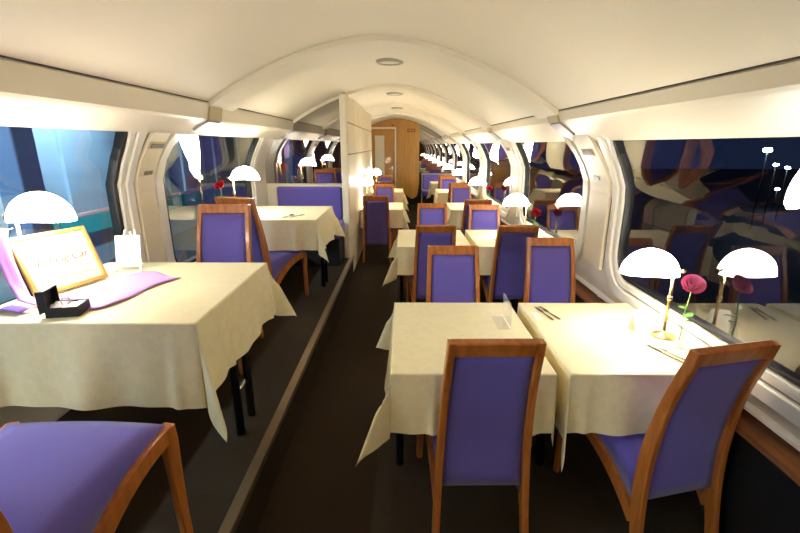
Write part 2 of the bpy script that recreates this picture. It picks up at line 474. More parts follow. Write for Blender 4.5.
# ------------------------------------------------------------------ pelmets
def pelmet(side, y1, name, label):
    dz = LZ if side < 0 else 0
    X = lambda d: XC + side*d
    zt = vault(X(VW))
    cz = 0.062 if side > 0 else 0.105
    pts = [(X(VW), zt+0.005), (X(VW+0.005), zt-0.002), (X(VW-0.005), zt-0.008), (X(VW+0.015), zt-cz), (X(VW+0.03), zt-cz-0.013), (X(1.335), 1.645+dz), (X(1.43), 1.645+dz), (X(1.43), zt+0.04), (X(VW), zt+0.04)]
    p = struct(prism(name, pts, Y0, y1, M['pelmet']), label, 'pelmet')
    prism('shadow_gap', [(X(VW-0.006), zt+0.004), (X(VW-0.006), zt-0.001), (X(VW+0.004), zt-0.001), (X(VW+0.004), zt+0.004)], Y0, y1, M['groove'], p)
    for k in range(-2, 5):
        y = 3.0 + 2.25*k
        if y+0.2 > y1: continue
        a = [(X(VW-0.014), zt-0.006), (X(VW+0.004), zt-cz-0.008), (X(VW+0.022), zt-cz-0.006), (X(VW+0.008), zt-0.004)]
        p1 = Vector((VW+0.03, zt-cz-0.013)); p2 = Vector((1.335, 1.645+dz)); t_ = (p2-p1).normalized(); n_ = Vector((t_.y, -t_.x)); n_ = n_ if n_.y < 0 else -n_
        q = [p1 - t_*0.01 + n_*0.014, p1 + (p2-p1)*0.62 + n_*0.014, p1 + (p2-p1)*0.62 - n_*0.004, p1 - t_*0.01 - n_*0.004]
        b = [(X(v.x), v.y) for v in q]
        prism('joint_cover', a, y, y+0.2, M['bracket'], p)
        prism('joint_cover_base', b, y, y+0.2, M['lilac'], p)
    return p
pelmet(1, YE, 'trim_5', 'cream pelmet running along the top of the right windows')
pelmet(-1, YM, 'trim_6', 'cream pelmet running along the top of the left windows')

# ------------------------------------------------------------------ ceiling fixtures
lab = ['round grey ceiling fixture nearest the camera on the vault', 'round grey ceiling fixture second along the vault', 'round grey ceiling fixture third along the vault, before the wooden end wall']
for i, y in enumerate((3.85, 6.15, 8.45)):
    z = vault(XC+0.02)
    t = tag(empty('ceiling_light', (XC+0.02, y, z)), lab[i], 'ceiling light', 'round fixtures on the vault')
    lathe('ring', [(0.115, 0.01), (0.115, -0.012), (0.105, -0.022), (0.085, -0.022), (0.083, -0.012)], M['wallgrey'], t, 28)
    lathe('lens', [(0.083, -0.010), (0.083, -0.014), (0.05, -0.020), (0.0005, -0.022)], M['frosted'], t, 28)

# ------------------------------------------------------------------ section polygons for mirrors and end walls
def section(x0, x1, zb, side_wall=None):
    """polygon between x0 and x1, from zb up to the vault; side_wall adds pelmet and wall profile on that side"""
    n = 16
    pts = []
    if side_wall is None:
        pts = [(x0, zb), (x1, zb)] + [(x1 + (x0-x1)*i/n, vault(x1 + (x0-x1)*i/n)) for i in range(n+1)]
    elif side_wall > 0:
        dz = 0; xv = XC+VW
        pts = [(x0, zb), (wallx(1, zb), zb)] + [(wallx(1, zb+(1.65-zb)*i/10), zb+(1.65-zb)*i/10) for i in range(1, 11)] + [(xv+0.03, vault(xv)-0.07), (xv, vault(xv))]
        pts += [(xv + (x0-xv)*i/n, vault(xv + (x0-xv)*i/n)) for i in range(1, n+1)]
    else:
        xv = XC-VW; zt = 1.69
        pts = [(x1, zb)] + [(x1 + (xv-x1)*i/n, vault(x1 + (xv-x1)*i/n)) for i in range(n+1)] + [(xv-0.03, vault(xv)-0.07)]
        pts += [(wallx(-1, zt+(zb-zt)*i/10), zt+(zb-zt)*i/10) for i in range(11)]
    return pts

mir = prism('mirror', section(0, -0.70, 1.17, -1), YM-0.015, YM, M['mirror'])
tag(mir, 'smoked mirror wall above the purple bench, reflecting the left windows', 'mirror')
struct(prism('wall_bench', section(0, -0.70, 0.0, -1), YM+0.002, YM+0.06, M['wall']), 'wall behind the left bench and its mirror', 'wall')
mir2 = prism('mirror', section(0.43, 0, 0.9, 1), YE-0.10, YE-0.085, M['mirror'])
tag(mir2, 'smoked end mirror to the right of the wooden end wall', 'mirror')
endw = struct(prism('wall_end', section(-1.25, 0.43, 0.0), YE-0.07, YE, M['darkbase']), 'end wall of the car behind the wooden panelling', 'wall')
struct(prism('wall_end_right', section(0.43, 0, 0.0, 1), YE-0.083, YE, M['darkbase']), 'end wall behind the right bench', 'wall')
struct(prism('wall_rear', section(-0.15, 0, 0.0, 1), Y0-0.06, Y0, M['signbrown']), 'wooden wall behind the photographer, aisle and window half', 'wall')
struct(prism('wall_rear_left', section(0, -0.15, 0.0, -1), Y0-0.06, Y0, M['signbrown']), 'wooden wall behind the photographer, raised half', 'wall')

# wooden panelling with door
def woodpoly(x0, x1, zb_pts, m, name, parent, y0, y1):
    n = 12
    pts = list(zb_pts) + [(x1 + (x0-x1)*i/n, vault(x1 + (x0-x1)*i/n, -0.01)) for i in range(n+1)]
    return prism(name, pts, y0, y1, m, parent)
DX0, DX1, DZ = -0.86, -0.21, 2.03
woodpoly(DX1+0.025, 0.43, [(DX1+0.025, 0.50), (0.22, 0.20), (0.31, 0.21), (0.37, 0.26), (0.40, 0.34), (0.43, 0.60)], M['panelwood'], 'wood_panel', endw, YE-0.125, YE-0.07)
woodpoly(DX0-0.3, DX1+0.025, [(DX0-0.3, DZ+0.03), (DX1+0.025, DZ+0.03)], M['panelwood'], 'transom_panel', endw, YE-0.12, YE-0.07)
box('side_panel', ((DX0-0.3+DX0-0.025)/2, YE-0.095, DZ/2), (0.275, 0.05, DZ+0.06), M['panelwood'], endw, 0)
sg = box('sign_plate', (0.215, YE-0.13, 1.985), (0.21, 0.012, 0.085), M['signbrown'], endw, 0.003)
for k in range(4): box('sign_letter', (0.155+0.04*k, YE-0.138, 1.985), (0.026, 0.006, 0.035), M['signmark'], sg, 0.002)
box('detector', (-0.27, YE-0.13, 2.115), (0.07, 0.03, 0.03), M['signbrown'], endw, 0.006)
door = struct(empty('door_1', ((DX0+DX1)/2, YE-0.1, 0)), 'wooden end door with a tall narrow frosted pane and pale frame', 'door')
dxm = 0
box('door_leaf', (0, 0.01, DZ/2), (DX1-DX0-0.03, 0.03, DZ), M['panelwood'], door, 0.003)
box('pane', (-0.09, -0.012, 1.33), (0.25, 0.01, 1.05), M['frosted'], door, 0.003)
for s in (-1, 1): box('jamb', (s*((DX1-DX0)/2+0.005), -0.012, DZ/2), (0.035, 0.06, DZ+0.03), M['frame'], door, 0.004)
box('head_jamb', (0, -0.012, DZ+0.015), (DX1-DX0+0.045, 0.06, 0.04), M['frame'], door, 0.004)
hd = box('lock_plate', (0.255, -0.01, 0.98), (0.05, 0.012, 0.16), M['chrome'], door, 0.004)
tube('door_handle', [(0.255, -0.016, 1.0), (0.255, -0.055, 1.0), (0.24, -0.06, 1.0), (0.16, -0.06, 1.0)], 0.009, M['chrome'], hd)

# partition between the left compartment and the aisle
PX = -0.66
part = struct(prism('wall_partition', [(PX-0.05, 0.0), (PX, 0.0), (PX, vault(PX)), (PX-0.05, vault(PX-0.05))], YM-0.12, 9.2, M['groove']), 'cream panelled partition left of the aisle, lit by table lamps', 'wall')
box('end_post', (PX-0.022, YM-0.15, vault(PX)/2-0.008), (0.075, 0.06, vault(PX)-0.02), M['pelmet'], part, 0.012)
py = YM-0.11
while py < 9.15:
    y1 = min(py+0.66, 9.19)
    for z0, z1 in ((0.02, 0.55), (0.555, 1.505), (1.512, 1.868), (1.875, vault(PX)-0.012)):
        box('wall_panel', (PX+0.008, (py+y1)/2, (z0+z1)/2), (0.02, y1-py-0.026, z1-z0-0.006), M['pillar'], part, 0.004)
    py = y1
struct(prism('wall_corridor', [(-1.0, 0.0), (-0.95, 0.0), (-0.95, vault(-0.95)), (-1.0, vault(-1.0))], 9.2, YE, M['wall']), 'cream wall beside the end door, past the partition', 'wall')
struct(prism('wall_return', [(-1.0, 0.0), (PX-0.05, 0.0), (PX-0.05, vault(PX-0.05)), (-1.0, vault(-1.0))], 9.15, 9.2, M['wall']), 'short cream wall closing the end of the partition', 'wall')

# ------------------------------------------------------------------ chair
def make_chair(root):
    pts = [(-0.045, 0.0), (-0.015, 0.16), (0.0, 0.32), (0.0, 0.46), (-0.022, 0.64), (-0.060, 0.80), (-0.112, 0.95)]
    def curve(z):
        for (a, za), (b, zb) in zip(pts, pts[1:]):
            if z <= zb: return a + (b-a)*(z-za)/(zb-za)
        return pts[-1][0]
    def cy(z): return (curve(max(z-0.06, 0)) + curve(z) + curve(min(z+0.06, 0.95)))/3
    def px(z): return 0.190 - 0.032*min(1, z/0.95)
    Z = [0.95*i/16 for i in range(17)]
    for s in (-1, 1):
        path = [(s*px(z), cy(z), z) for z in Z]
        n = 17; vs, fs = [], []
        for (x, y, z) in path:
            dp = 0.022 + 0.008*math.sin(math.pi*min(1, z/0.7)); wd = 0.0145
            for a, b in ((-wd, -dp+0.004), (-wd+0.004, -dp), (wd-0.004, -dp), (wd, -dp+0.004), (wd, dp-0.004), (wd-0.004, dp), (-wd+0.004, dp), (-wd, dp-0.004)): vs.append((x+a, y+b, z))
        for i in range(n-1):
            for j in range(8): fs.append((i*8+j, i*8+(j+1) % 8, (i+1)*8+(j+1) % 8, (i+1)*8+j))
        fs += [tuple(range(8)), tuple((n-1)*8+j for j in range(8))]
        mesh('back_post', vs, fs, M['wood'], root, False)
    # top rail
    rot = Matrix.Rotation(R(17), 4, 'X')
    box('top_rail', (0, cy(0.922), 0.922), (0.326, 0.036, 0.064), M['wood'], root, 0.007, rot)
    # upholstered back
    vs, fs = [], []; nz, nx = 12, 8
    for side in (0, 1):
        for j in range(nz+1):
            z = 0.245 + 0.647*j/nz
            for i in range(nx+1):
                u = -1 + 2*i/nx
                puff = (1-abs(u)**4)*(1-abs(2*j/nz-1)**6)
                y = cy(z) + (0.006 + 0.016*puff if side else -0.004 - 0.010*puff)
                vs.append((u*(px(z)-0.012), y, z))
    N = (nx+1)*(nz+1)
    for j in range(nz):
        for i in range(nx):
            a = j*(nx+1)+i
            fs.append((a, a+1, a+nx+2, a+nx+1)); fs.append((N+a, N+a+nx+1, N+a+nx+2, N+a+1))
    for j in range(nz):
        for i in (0, nx):
            a = j*(nx+1)+i; fs.append((a, a+nx+1, N+a+nx+1, N+a))
    for i in range(nx):
        for j in (0, nz):
            a = j*(nx+1)+i; fs.append((a, a+1, N+a+1, N+a))
    mesh('backrest', vs, fs, M['fabric'], root, True)
    # seat cushion
    vs, fs = [], []; ny, nx = 10, 8
    def sh(t): return 0.178 + 0.048*t
    for side in (0, 1):
        for j in range(ny+1):
            t = j/ny; y = 0.025 + 0.425*t
            for i in range(nx+1):
                u = -1 + 2*i/nx
                yy = y + 0.015*(1-u*u)*t
                puff = (1-abs(u)**5)*(1-abs(2*t-1)**6)
                z = 0.422 + 0.020*puff - 0.02*(1-t)**2 if side else 0.395 - 0.10*(1-t)**2.2 - 0.135*(1-t)**2.2*abs(u)**6
                vs.append((u*sh(t), yy, z - (0.02*t*t if False else 0)))
    N = (nx+1)*(ny+1)
    for j in range(ny):
        for i in range(nx):
            a = j*(nx+1)+i
            fs.append((a, a+nx+1, a+nx+2, a+1)); fs.append((N+a, N+a+1, N+a+nx+2, N+a+nx+1))
    for j in range(ny):
        for i in (0, nx):
            a = j*(nx+1)+i; fs.append((a, a+nx+1, N+a+nx+1, N+a))
    for i in range(nx):
        for j in (0, ny):
            a = j*(nx+1)+i; fs.append((a, a+1, N+a+1, N+a))
    mesh('seat', vs, fs, M['fabric'], root, True)
    sec = [(-0.011, -0.024), (0.011, -0.024), (0.011, 0.024), (-0.011, 0.024)]
    for s in (-1, 1):
        path = [(s*(sh(t)+0.006), 0.0 + 0.455*t, 0.392 - 0.255*(1-t)**2.2) for t in [i/12 for i in range(13)]]
        sweep('side_rail', path, sec, M['wood'], root, False)
        leg = [(s*0.226, 0.450, 0.412), (s*0.227, 0.455, 0.36), (s*0.228, 0.457, 0.25), (s*0.229, 0.458, 0.12), (s*0.231, 0.463, 0.0)]
        sweep('front_leg', leg, [(-0.02, -0.014), (-0.015, -0.02), (0.015, -0.02), (0.02, -0.014), (0.02, 0.014), (0.015, 0.02), (-0.015, 0.02), (-0.02, 0.014)], M['wood'], root, False, [1.0, 1.0, 0.85, 0.75, 0.7])
    box('front_rail', (0, 0.452, 0.385), (0.42, 0.022, 0.045), M['wood'], root, 0.004)
    box('rear_rail', (0, 0.036, 0.275), (0.34, 0.022, 0.05), M['wood'], root, 0.004)
    return root

CH = []
def chair(x, y, rz, label, z=0.0, sc=1.0):
    if not CH:
        o = empty('dining_chair'); make_chair(o); reg(o); CH.append(o)
        o.location = (x, y, z); o.rotation_euler = (0, 0, R(rz))
    else: o = dup(CH[0], (x, y, z), R(rz))
    if sc != 1.0: o.scale = (sc, sc, sc)
    tag(o, label, 'chair', 'purple dining chairs with wooden frames')
    return o
F = 180
# back to camera (facing +Y): y is the backrest position
chair(0.33, 1.50, 1, 'purple chair with its back to us at the nearest aisle-side table')
chair(1.125, 1.46, 13, 'purple chair with its back to us at the nearest window table, turned slightly')
chair(0.345, 2.78, F, 'purple chair facing us behind the table with the clear upright stand')
chair(1.10, 3.05, F, 'purple chair facing us behind the knife and fork on the window table')
chair(0.285, 3.765, 0, 'shaded back of the aisle chair before the second aisle-side table')
chair(0.995, 3.765, 0, 'shaded back of the chair before the second window table')
chair(0.345, 5.00, F, 'purple chair facing us at the far side of the second aisle-side table')
chair(0.94, 4.88, F, 'purple chair facing us at the far side of the second window table')
chair(0.95, 5.56, 0, 'shaded chair back before the third table along the right windows')
chair(1.01, 7.52, F, 'purple chair facing us beyond the third table along the right windows')
chair(1.02, 8.10, 0, 'shaded chair back before the fourth table along the right windows')
chair(1.00, 9.55, F, 'purple chair facing us beyond the fourth table along the right windows')
chair(1.0, 10.32, 0, 'shaded chair back before the farthest right table by the end bench')
chair(-0.37, 5.98, 0, 'dark chair back left of the aisle beside the panelled partition')
chair(-0.33, 7.60, F, 'purple chair facing us beyond the first table along the partition')
chair(-0.38, 8.30, 0, 'shaded chair back before the second table along the partition')
chair(-0.42, 9.95, F, 'purple chair facing us in front of the wooden end door')
chair(-1.02, 0.685, 0, 'purple chair at the near side of the certificate table, seat only in view', ZP, 1.12)
chair(-1.21, 2.80, F, 'purple chair facing us behind the certificate table', ZP)
chair(-1.26, 3.40, -20, 'dark turned chair before the raised table in front of the bench', ZP)
chair(-1.07, 0.24, F, 'purple chair behind the photographer on the raised left floor', ZP)

# ------------------------------------------------------------------ tables and cloths
TB = {}
def table(x0, x1, y0, y1, z, label, wall=0):
    wx, wy = x1-x0, y1-y0
    t = empty('dining_table', ((x0+x1)/2, (y0+y1)/2, z))
    tag(t, label, 'table', 'dining tables under cream cloths')
    box('tabletop', (0, 0, 0.70), (wx-0.006, wy-0.006, 0.03), M['wood'], t, 0.003)
    sides = [q for q in (-1, 1) if q != wall]
    if wall: box('wall_bracket', (wall*(wx/2-0.02), 0, 0.66), (0.035, wy-0.2, 0.045), M['blackmetal'], t, 0.004)
    for sx in sides:
        for sy in (-1, 1):
            tube('leg', [(sx*(wx/2-0.035), sy*0.075, 0.686), (sx*(wx/2-0.035), sy*0.075, 0.0)], 0.02, M['blackmetal'], t, 12)
    for sx in sides: tube('cross_bar', [(sx*(wx/2-0.035), -0.07, 0.22), (sx*(wx/2-0.035), 0.07, 0.22)], 0.012, M['chrome'], t, 8)
    return t

def cloth(x0, x1, y0, y1, z, dl, dr, df, db, label, flares=(26, 26, 26, 26), seed=0, flare_side=(5, 5, 5, 5), turn=()):
    """drops: left, right, front(y0), back(y1); flares of corners: fl, fr, bl, br"""
    rnd = random.Random(seed); ph = [rnd.uniform(0, 6.28) for _ in range(8)]; pl = [rnd.uniform(0.15, 0.8)*(-1)**k for k in range(8)]
    cx, cy = (x0+x1)/2, (y0+y1)/2; hx, hy = (x1-x0)/2, (y1-y0)/2
    def axis(h, a, b):
        pts = []
        if a > 0: pts += [-h - a*i/14 for i in range(14, 0, -1)] + [-h-0.006]
        pts += [-h] + [-h + 2*h*i/60 for i in range(1, 60)] + [h]
        if b > 0: pts += [h+0.006] + [h + b*i/14 for i in range(1, 15)]
        return sorted(pts)
    AX, AY = axis(hx, dl, dr), axis(hy, df, db)
    fb = {(-1, -1): flares[0], (1, -1): flares[1], (-1, 1): flares[2], (1, 1): flares[3]}
    fsd = {(-1, 0): flare_side[0], (1, 0): flare_side[1], (0, -1): flare_side[2], (0, 1): flare_side[3]}
    def pt(s, t):
        sx = -1 if s < -hx else (1 if s > hx else 0); sy = -1 if t < -hy else (1 if t > hy else 0)
        bx, by = max(-hx, min(hx, s)), max(-hy, min(hy, t))
        a, b = abs(s-bx), abs(t-by)
        if not sx and not sy: return (bx, by, 0)
        if sx and sy:
            r = math.hypot(a, b); phi = math.degrees(math.atan2(b, a))
            f0 = fsd[(sx, 0)]; f1 = fsd[(0, sy)]
            base = f0 + (f1-f0)*phi/90
            fl = base + (fb[(sx, sy)]-base)*math.exp(-((phi-45)/15.0)**2) * min(1, r/0.16)
            fl -= 5*math.exp(-((phi-18)/9.0)**2)*min(1, r/0.2) + 5*math.exp(-((phi-72)/9.0)**2)*min(1, r/0.2)
            ps = R(45 + (phi-45)*(0.55 + 0.45*(abs(phi-45)/45)))
            if (sx, sy) in turn: ps = R(90*(phi/90)**0.3)
            k = R(max(fl, 1.0))
            return (bx + sx*math.cos(ps)*r*math.sin(k), by + sy*math.sin(ps)*r*math.sin(k), -r*math.cos(k))
        d = a + b; along = by if sx else bx; hh = hy if sx else hx
        f = fsd[(sx, sy)]; i = (sx+1) + 2*(sy+1)
        rip = 0.012*math.sin(along*14 + ph[i % 8]) + 0.007*math.sin(along*29 + ph[(i+3) % 8])
        rip += sum(0.022*math.exp(-((along-hh*q)/0.022)**2) for q in pl[2*(i % 4):2*(i % 4)+2])
        win = max(0, 1-(abs(along)/hh)**4)
        off = d*math.sin(R(f)) + rip*win*min(1, d/0.25)*(1 if f > 3.5 else 0.25)
        return (bx + sx*off, by + sy*off, -d*math.cos(R(f)))
    vs = [pt(s, t) for t in AY for s in AX]; n = len(AX); fs = []
    for j in range(len(AY)-1):
        for i in range(n-1):
            a = j*n+i; fs.append((a, a+1, a+n+1, a+n))
    o = mesh('tablecloth', vs, fs, M['cloth'], None, True)
    o.location = (cx, cy, z + 0.7185)
    return tag(o, label, 'tablecloth', 'cream damask tablecloths')

ROW = [1.57, 3.85, 6.16, 8.42, 10.55]; TD = 0.83
XA0, XA1, XW0, XW1 = -0.05, 0.630, 0.685, 1.325
nm = ['nearest', 'second', 'third', 'fourth', 'farthest']
for i, y in enumerate(ROW):
    if i == 4: TD = 0.66
    if i < 2:
        table(XA0, XA1, y, y+TD, 0, '%s aisle-side table of the right hand pairs, under a cream cloth' % nm[i])
        cloth(XA0, XA1, y, y+TD, 0, 0.29, 0.20, 0.265, 0.265, '%s aisle-side cream tablecloth with hanging corner folds, right of the aisle' % nm[i], (30, 4, 26, 4), i, (5, 1, 4, 4), ((1, -1), (1, 1)))
    table(XW0, XW1, y, y+TD, 0, '%s table against the right windows, under a cream cloth' % nm[i], 1)
    cloth(XW0, XW1, y, y+TD, 0, 0.30, 0, 0.265, 0.265, '%s cream tablecloth against the right windows' % nm[i], (17 if i < 2 else 26, 5, 6, 5), 10+i, (1 if i < 2 else 5, 0, 4, 4), ((-1, -1), (-1, 1)) if i < 2 else ())
for i, y in enumerate((6.2, 8.52)):
    table(-0.62, 0.0, y, y+0.80, 0, '%s table along the partition, under a cream cloth' % nm[i].replace('nearest', 'first'), -1)
    cloth(-0.62, 0.0, y, y+0.80, 0, 0, 0.29, 0.265, 0.265, '%s cream tablecloth along the panelled partition' % nm[i].replace('nearest', 'first'), (5, 26, 5, 26), 20+i)
LT = [(1.43, 2.27), (3.66, 4.54)]
ll = ['with the framed certificate on it', 'in front of the purple bench']
for i, (a, b) in enumerate(LT):
    table(-1.62, -0.745, a, b, ZP, 'table on the raised left floor ' + ll[i], -1)
    cloth(-1.62, -0.745, a, b, ZP, 0, 0.29, 0.33 if i == 0 else 0.265, 0.265, 'cream tablecloth on the raised left table ' + ll[i], (5, 24, 5, 24), 30+i)
# tables behind the photographer, seen in the mirrors
table(-1.62, -0.745, -0.95, -0.15, ZP, 'table on the raised left floor behind the photographer', -1)
cloth(-1.62, -0.745, -0.95, -0.15, ZP, 0, 0.25, 0.26, 0.26, 'cream tablecloth on the left behind the photographer', (5, 24, 5, 24), 41)
table(XW0, XW1, -1.42, -0.60, 0, 'window table on the right behind the photographer', 1)
cloth(XW0, XW1, -1.42, -0.60, 0, 0.29, 0, 0.28, 0.28, 'cream tablecloth on the right behind the photographer', (24, 5, 24, 5), 42)

# ------------------------------------------------------------------ table lamps
def make_lamp(root):
    """post at origin, shade reaches towards -X"""
    lathe('base', [(0.055, 0.0), (0.055, 0.006), (0.045, 0.014), (0.012, 0.020), (0.009, 0.03)], M['brass'], root, 24)
    tube('post', [(0, 0, 0.02), (0, 0, 0.345)], 0.0075, M['brass'], root, 12)
    lathe('collar', [(0.0105, 0), (0.013, 0.006), (0.013, 0.018), (0.0105, 0.024)], M['brass'], root, 14, (0, 0, 0.185))
    br = tube('bracket', [(0.035, 0, 0.335), (0.0, 0, 0.345), (-0.06, 0, 0.345), (-0.12, 0, 0.345)], 0.006, M['brass'], root, 8)
    lathe('knob', [(0.0005, -0.012), (0.009, -0.008), (0.012, 0), (0.009, 0.008), (0.0005, 0.012)], M['brass'], br, 12, (0.04, 0, 0.333))
    # opal shade: thick half shell, longer than deep
    vs, fs = [], []; n, k = 32, 9
    for shell in (0, 1):
        e = 0.0 if shell == 0 else 0.008
        for j in range(k+1):
            a = (math.pi/2)*j/k
            rr = math.cos(a)**0.9 if j < k else 0.0
            for i in range(n):
                t = 2*math.pi*i/n
                vs.append((-0.110 + (0.130-e)*rr*math.cos(t), (0.092-e)*rr*math.sin(t), 0.325 + (0.112-e)*math.sin(a)**1.05 - 0.010*math.cos(t)**2*rr))
    N = n*(k+1)
    for j in range(k):
        for i in range(n):
            a, b = j*n+i, j*n+(i+1) % n
            fs.append((a, b, b+n, a+n)); fs.append((N+a, N+a+n, N+b+n, N+b))
    for i in range(n): fs.append((i, N+i, N+(i+1) % n, (i+1) % n))
    mesh('lamp_shade', vs, fs, M['shade'], root, True)
    return root
LP = []
def lamp(x, y, z, rz, label):
    if not LP:
        o = empty('table_lamp'); make_lamp(o); reg(o); LP.append(o)
        o.location = (x, y, z); o.rotation_euler = (0, 0, R(rz))
    else: o = dup(LP[0], (x, y, z), R(rz))
    return tag(o, label, 'lamp', 'opal glass table lamps')
TZ = 0.7195
lamp(1.272, 1.94, TZ, -6, 'lit opal shade lamp beside the pink rose on the nearest window table')
lamp(1.235, 4.30, TZ, 0, 'lit opal lamp on the second window table by the red rose')
for i, q in ((2, 'third'), (3, 'fourth'), (4, 'farthest')):
    lamp(1.235, ROW[i]+0.44, TZ, 0, 'lit opal lamp on the %s table along the right windows' % q)
lamp(-0.54, 6.52, TZ, -90, 'lit opal lamp on the first table along the partition')
lamp(-0.54, 8.85, TZ, -90, 'lit opal lamp on the second table along the partition')
lamp(-1.612, 1.765, TZ+ZP, 180, 'lit opal lamp behind the framed certificate')
lamp(-1.54, 3.95, TZ+ZP, 180, 'lit opal lamp on the raised table before the bench')
lamp(-1.54, -0.65, TZ+ZP, 180, 'lit opal lamp on the left table behind the photographer')
lamp(1.235, -1.00, TZ, 0, 'lit opal lamp on the right table behind the photographer')

# ------------------------------------------------------------------ roses in vases
def rose_mesh(name, c, r, m, parent, tilt=(0, 0)):
    vs, fs = [], []; rnd = random.Random(3)
    rot = Matrix.Rotation(tilt[0], 3, 'X') @ Matrix.Rotation(tilt[1], 3, 'Y')
    for layer, (rad, hgt, cnt, opn) in enumerate(((0.25, 1.0, 3, 0.05), (0.5, 1.05, 4, 0.15), (0.75, 0.95, 5, 0.35), (1.0, 0.8, 6, 0.7))):
        for p in range(cnt):
            a0 = 2*math.pi*(p/cnt) + layer*0.7; span = 2*math.pi/cnt*0.72
            b = len(vs)
            for j in range(5):
                t = j/4
                rr = r*rad*(0.35 + 0.65*math.sin(t*1.7)) + r*opn*t*t*0.4
                for i in range(5):
                    u = -1 + i/2
                    a = a0 + span*u*(0.5 + 0.5*math.sin(min(1, t*1.3)*1.57))
                    z = r*hgt*1.25*t - r*0.6 - 0.15*r*u*u*t
                    vs.append(Vector(c) + rot @ Vector((rr*math.cos(a), rr*math.sin(a), z)))
            for j in range(4):
                for i in range(4):
                    q = b+j*5+i; fs.append((q, q+1, q+6, q+5))
    return mesh(name, vs, fs, m, parent, True)
def leaf(c, d, L, parent):
    d = Vector(d).normalized(); s = d.cross(Vector((0, 0, 1))).normalized(); up = s.cross(d)
    vs = []
    for t, wd in ((0, 0.02), (0.2, 0.24), (0.45, 0.34), (0.7, 0.26), (0.9, 0.1), (1.0, 0.01)):
        p = Vector(c) + d*L*t - Vector((0, 0, 1))*L*0.15*t*t
        vs += [p - s*wd*L + up*0.12*wd*L, p, p + s*wd*L + up*0.12*wd*L]
    fs = []
    for j in range(5):
        for i in range(2): fs.append((3*j+i, 3*j+i+1, 3*j+i+4, 3*j+i+3))
    return mesh('leaf', vs, fs, M['leaf'], parent, True)
def vase_rose(x, y, z, m, vlabel, rlabel, lean=(0.02, -0.03), hgt=0.26):
    v = tag(lathe('vase', [(0.022, 0.0), (0.022, 0.004), (0.019, 0.03), (0.016, 0.10), (0.017, 0.125), (0.015, 0.125), (0.014, 0.10), (0.016, 0.012), (0.001, 0.010)], M['clear'], None, 18), vlabel, 'vase', 'clear bud vases')
    v.location = (x, y, z)
    r = tag(empty('rose', (x, y, z)), rlabel, 'flower', 'single roses in bud vases')
    lx, ly = lean
    pth = [(0, 0, 0.012), (lx*0.2, ly*0.2, 0.07), (lx*0.25-0.006, ly*0.3, hgt*0.5), (lx*0.7, ly*0.7, hgt*0.8), (lx, ly, hgt)]
    tube('stem', pth, 0.003, M['stem'], r, 7)
    rose_mesh('petals', (lx, ly, hgt+0.012), 0.038, m, r, (0.75, -0.25))
    for k, (zz, a, L) in enumerate(((0.15, 0.3, 0.05), (0.17, -1.0, 0.045), (0.13, -0.5, 0.045), (0.19, 2.6, 0.035))):
        f = zz/hgt
        leaf((lx*0.4, ly*0.4, zz), (math.cos(a), math.sin(a), 0.25), L, r)
    return r
vase_rose(1.27, 1.82, TZ, M['rose_pink'], 'clear bud vase holding the pink rose on the nearest window table', 'pink rose with green leaves beside the nearest right lamp', (0.015, 0.0), 0.29)
vase_rose(1.27, 4.17, TZ, M['rose_red'], 'clear bud vase holding the red rose on the second window table', 'red rose beside the lamp on the second window table', (0.02, -0.02), 0.25)
vase_rose(1.27, 6.50, TZ, M['rose_red'], 'clear bud vase on the third table along the right windows', 'red rose on the third table along the right windows')
vase_rose(-1.56, 3.74, TZ+ZP, M['rose_red'], 'clear bud vase on the raised table before the bench', 'red rose on the raised table before the bench', (-0.02, 0.015), 0.27)

# white folded card and other small things on the nearest window table
def tent(name, loc, rz, wd, hgt, dep, m, label, cat):
    vs = [(-wd/2, -dep/2, 0), (wd/2, -dep/2, 0), (wd/2, 0, hgt), (-wd/2, 0, hgt), (-wd/2, dep/2, 0), (wd/2, dep/2, 0)]
    vs += [(x*0.97, y*0.94, max(z-0.003, 0)) for x, y, z in vs]
    fs = [(0, 1, 2, 3), (3, 2, 5, 4), (6, 7, 8, 9), (9, 8, 11, 10), (0, 6, 7, 1), (4, 10, 11, 5), (0, 3, 9, 6), (3, 4, 10, 9), (1, 2, 8, 7), (2, 5, 11, 8)]
    o = mesh(name, vs, fs, m); o.location = loc; o.rotation_euler = (0, 0, R(rz)); return tag(o, label, cat)
tent('folded_card', (1.19, 2.02, TZ), 20, 0.085, 0.11, 0.05, M['paper'], 'small white folded card left of the nearest right lamp', 'card')

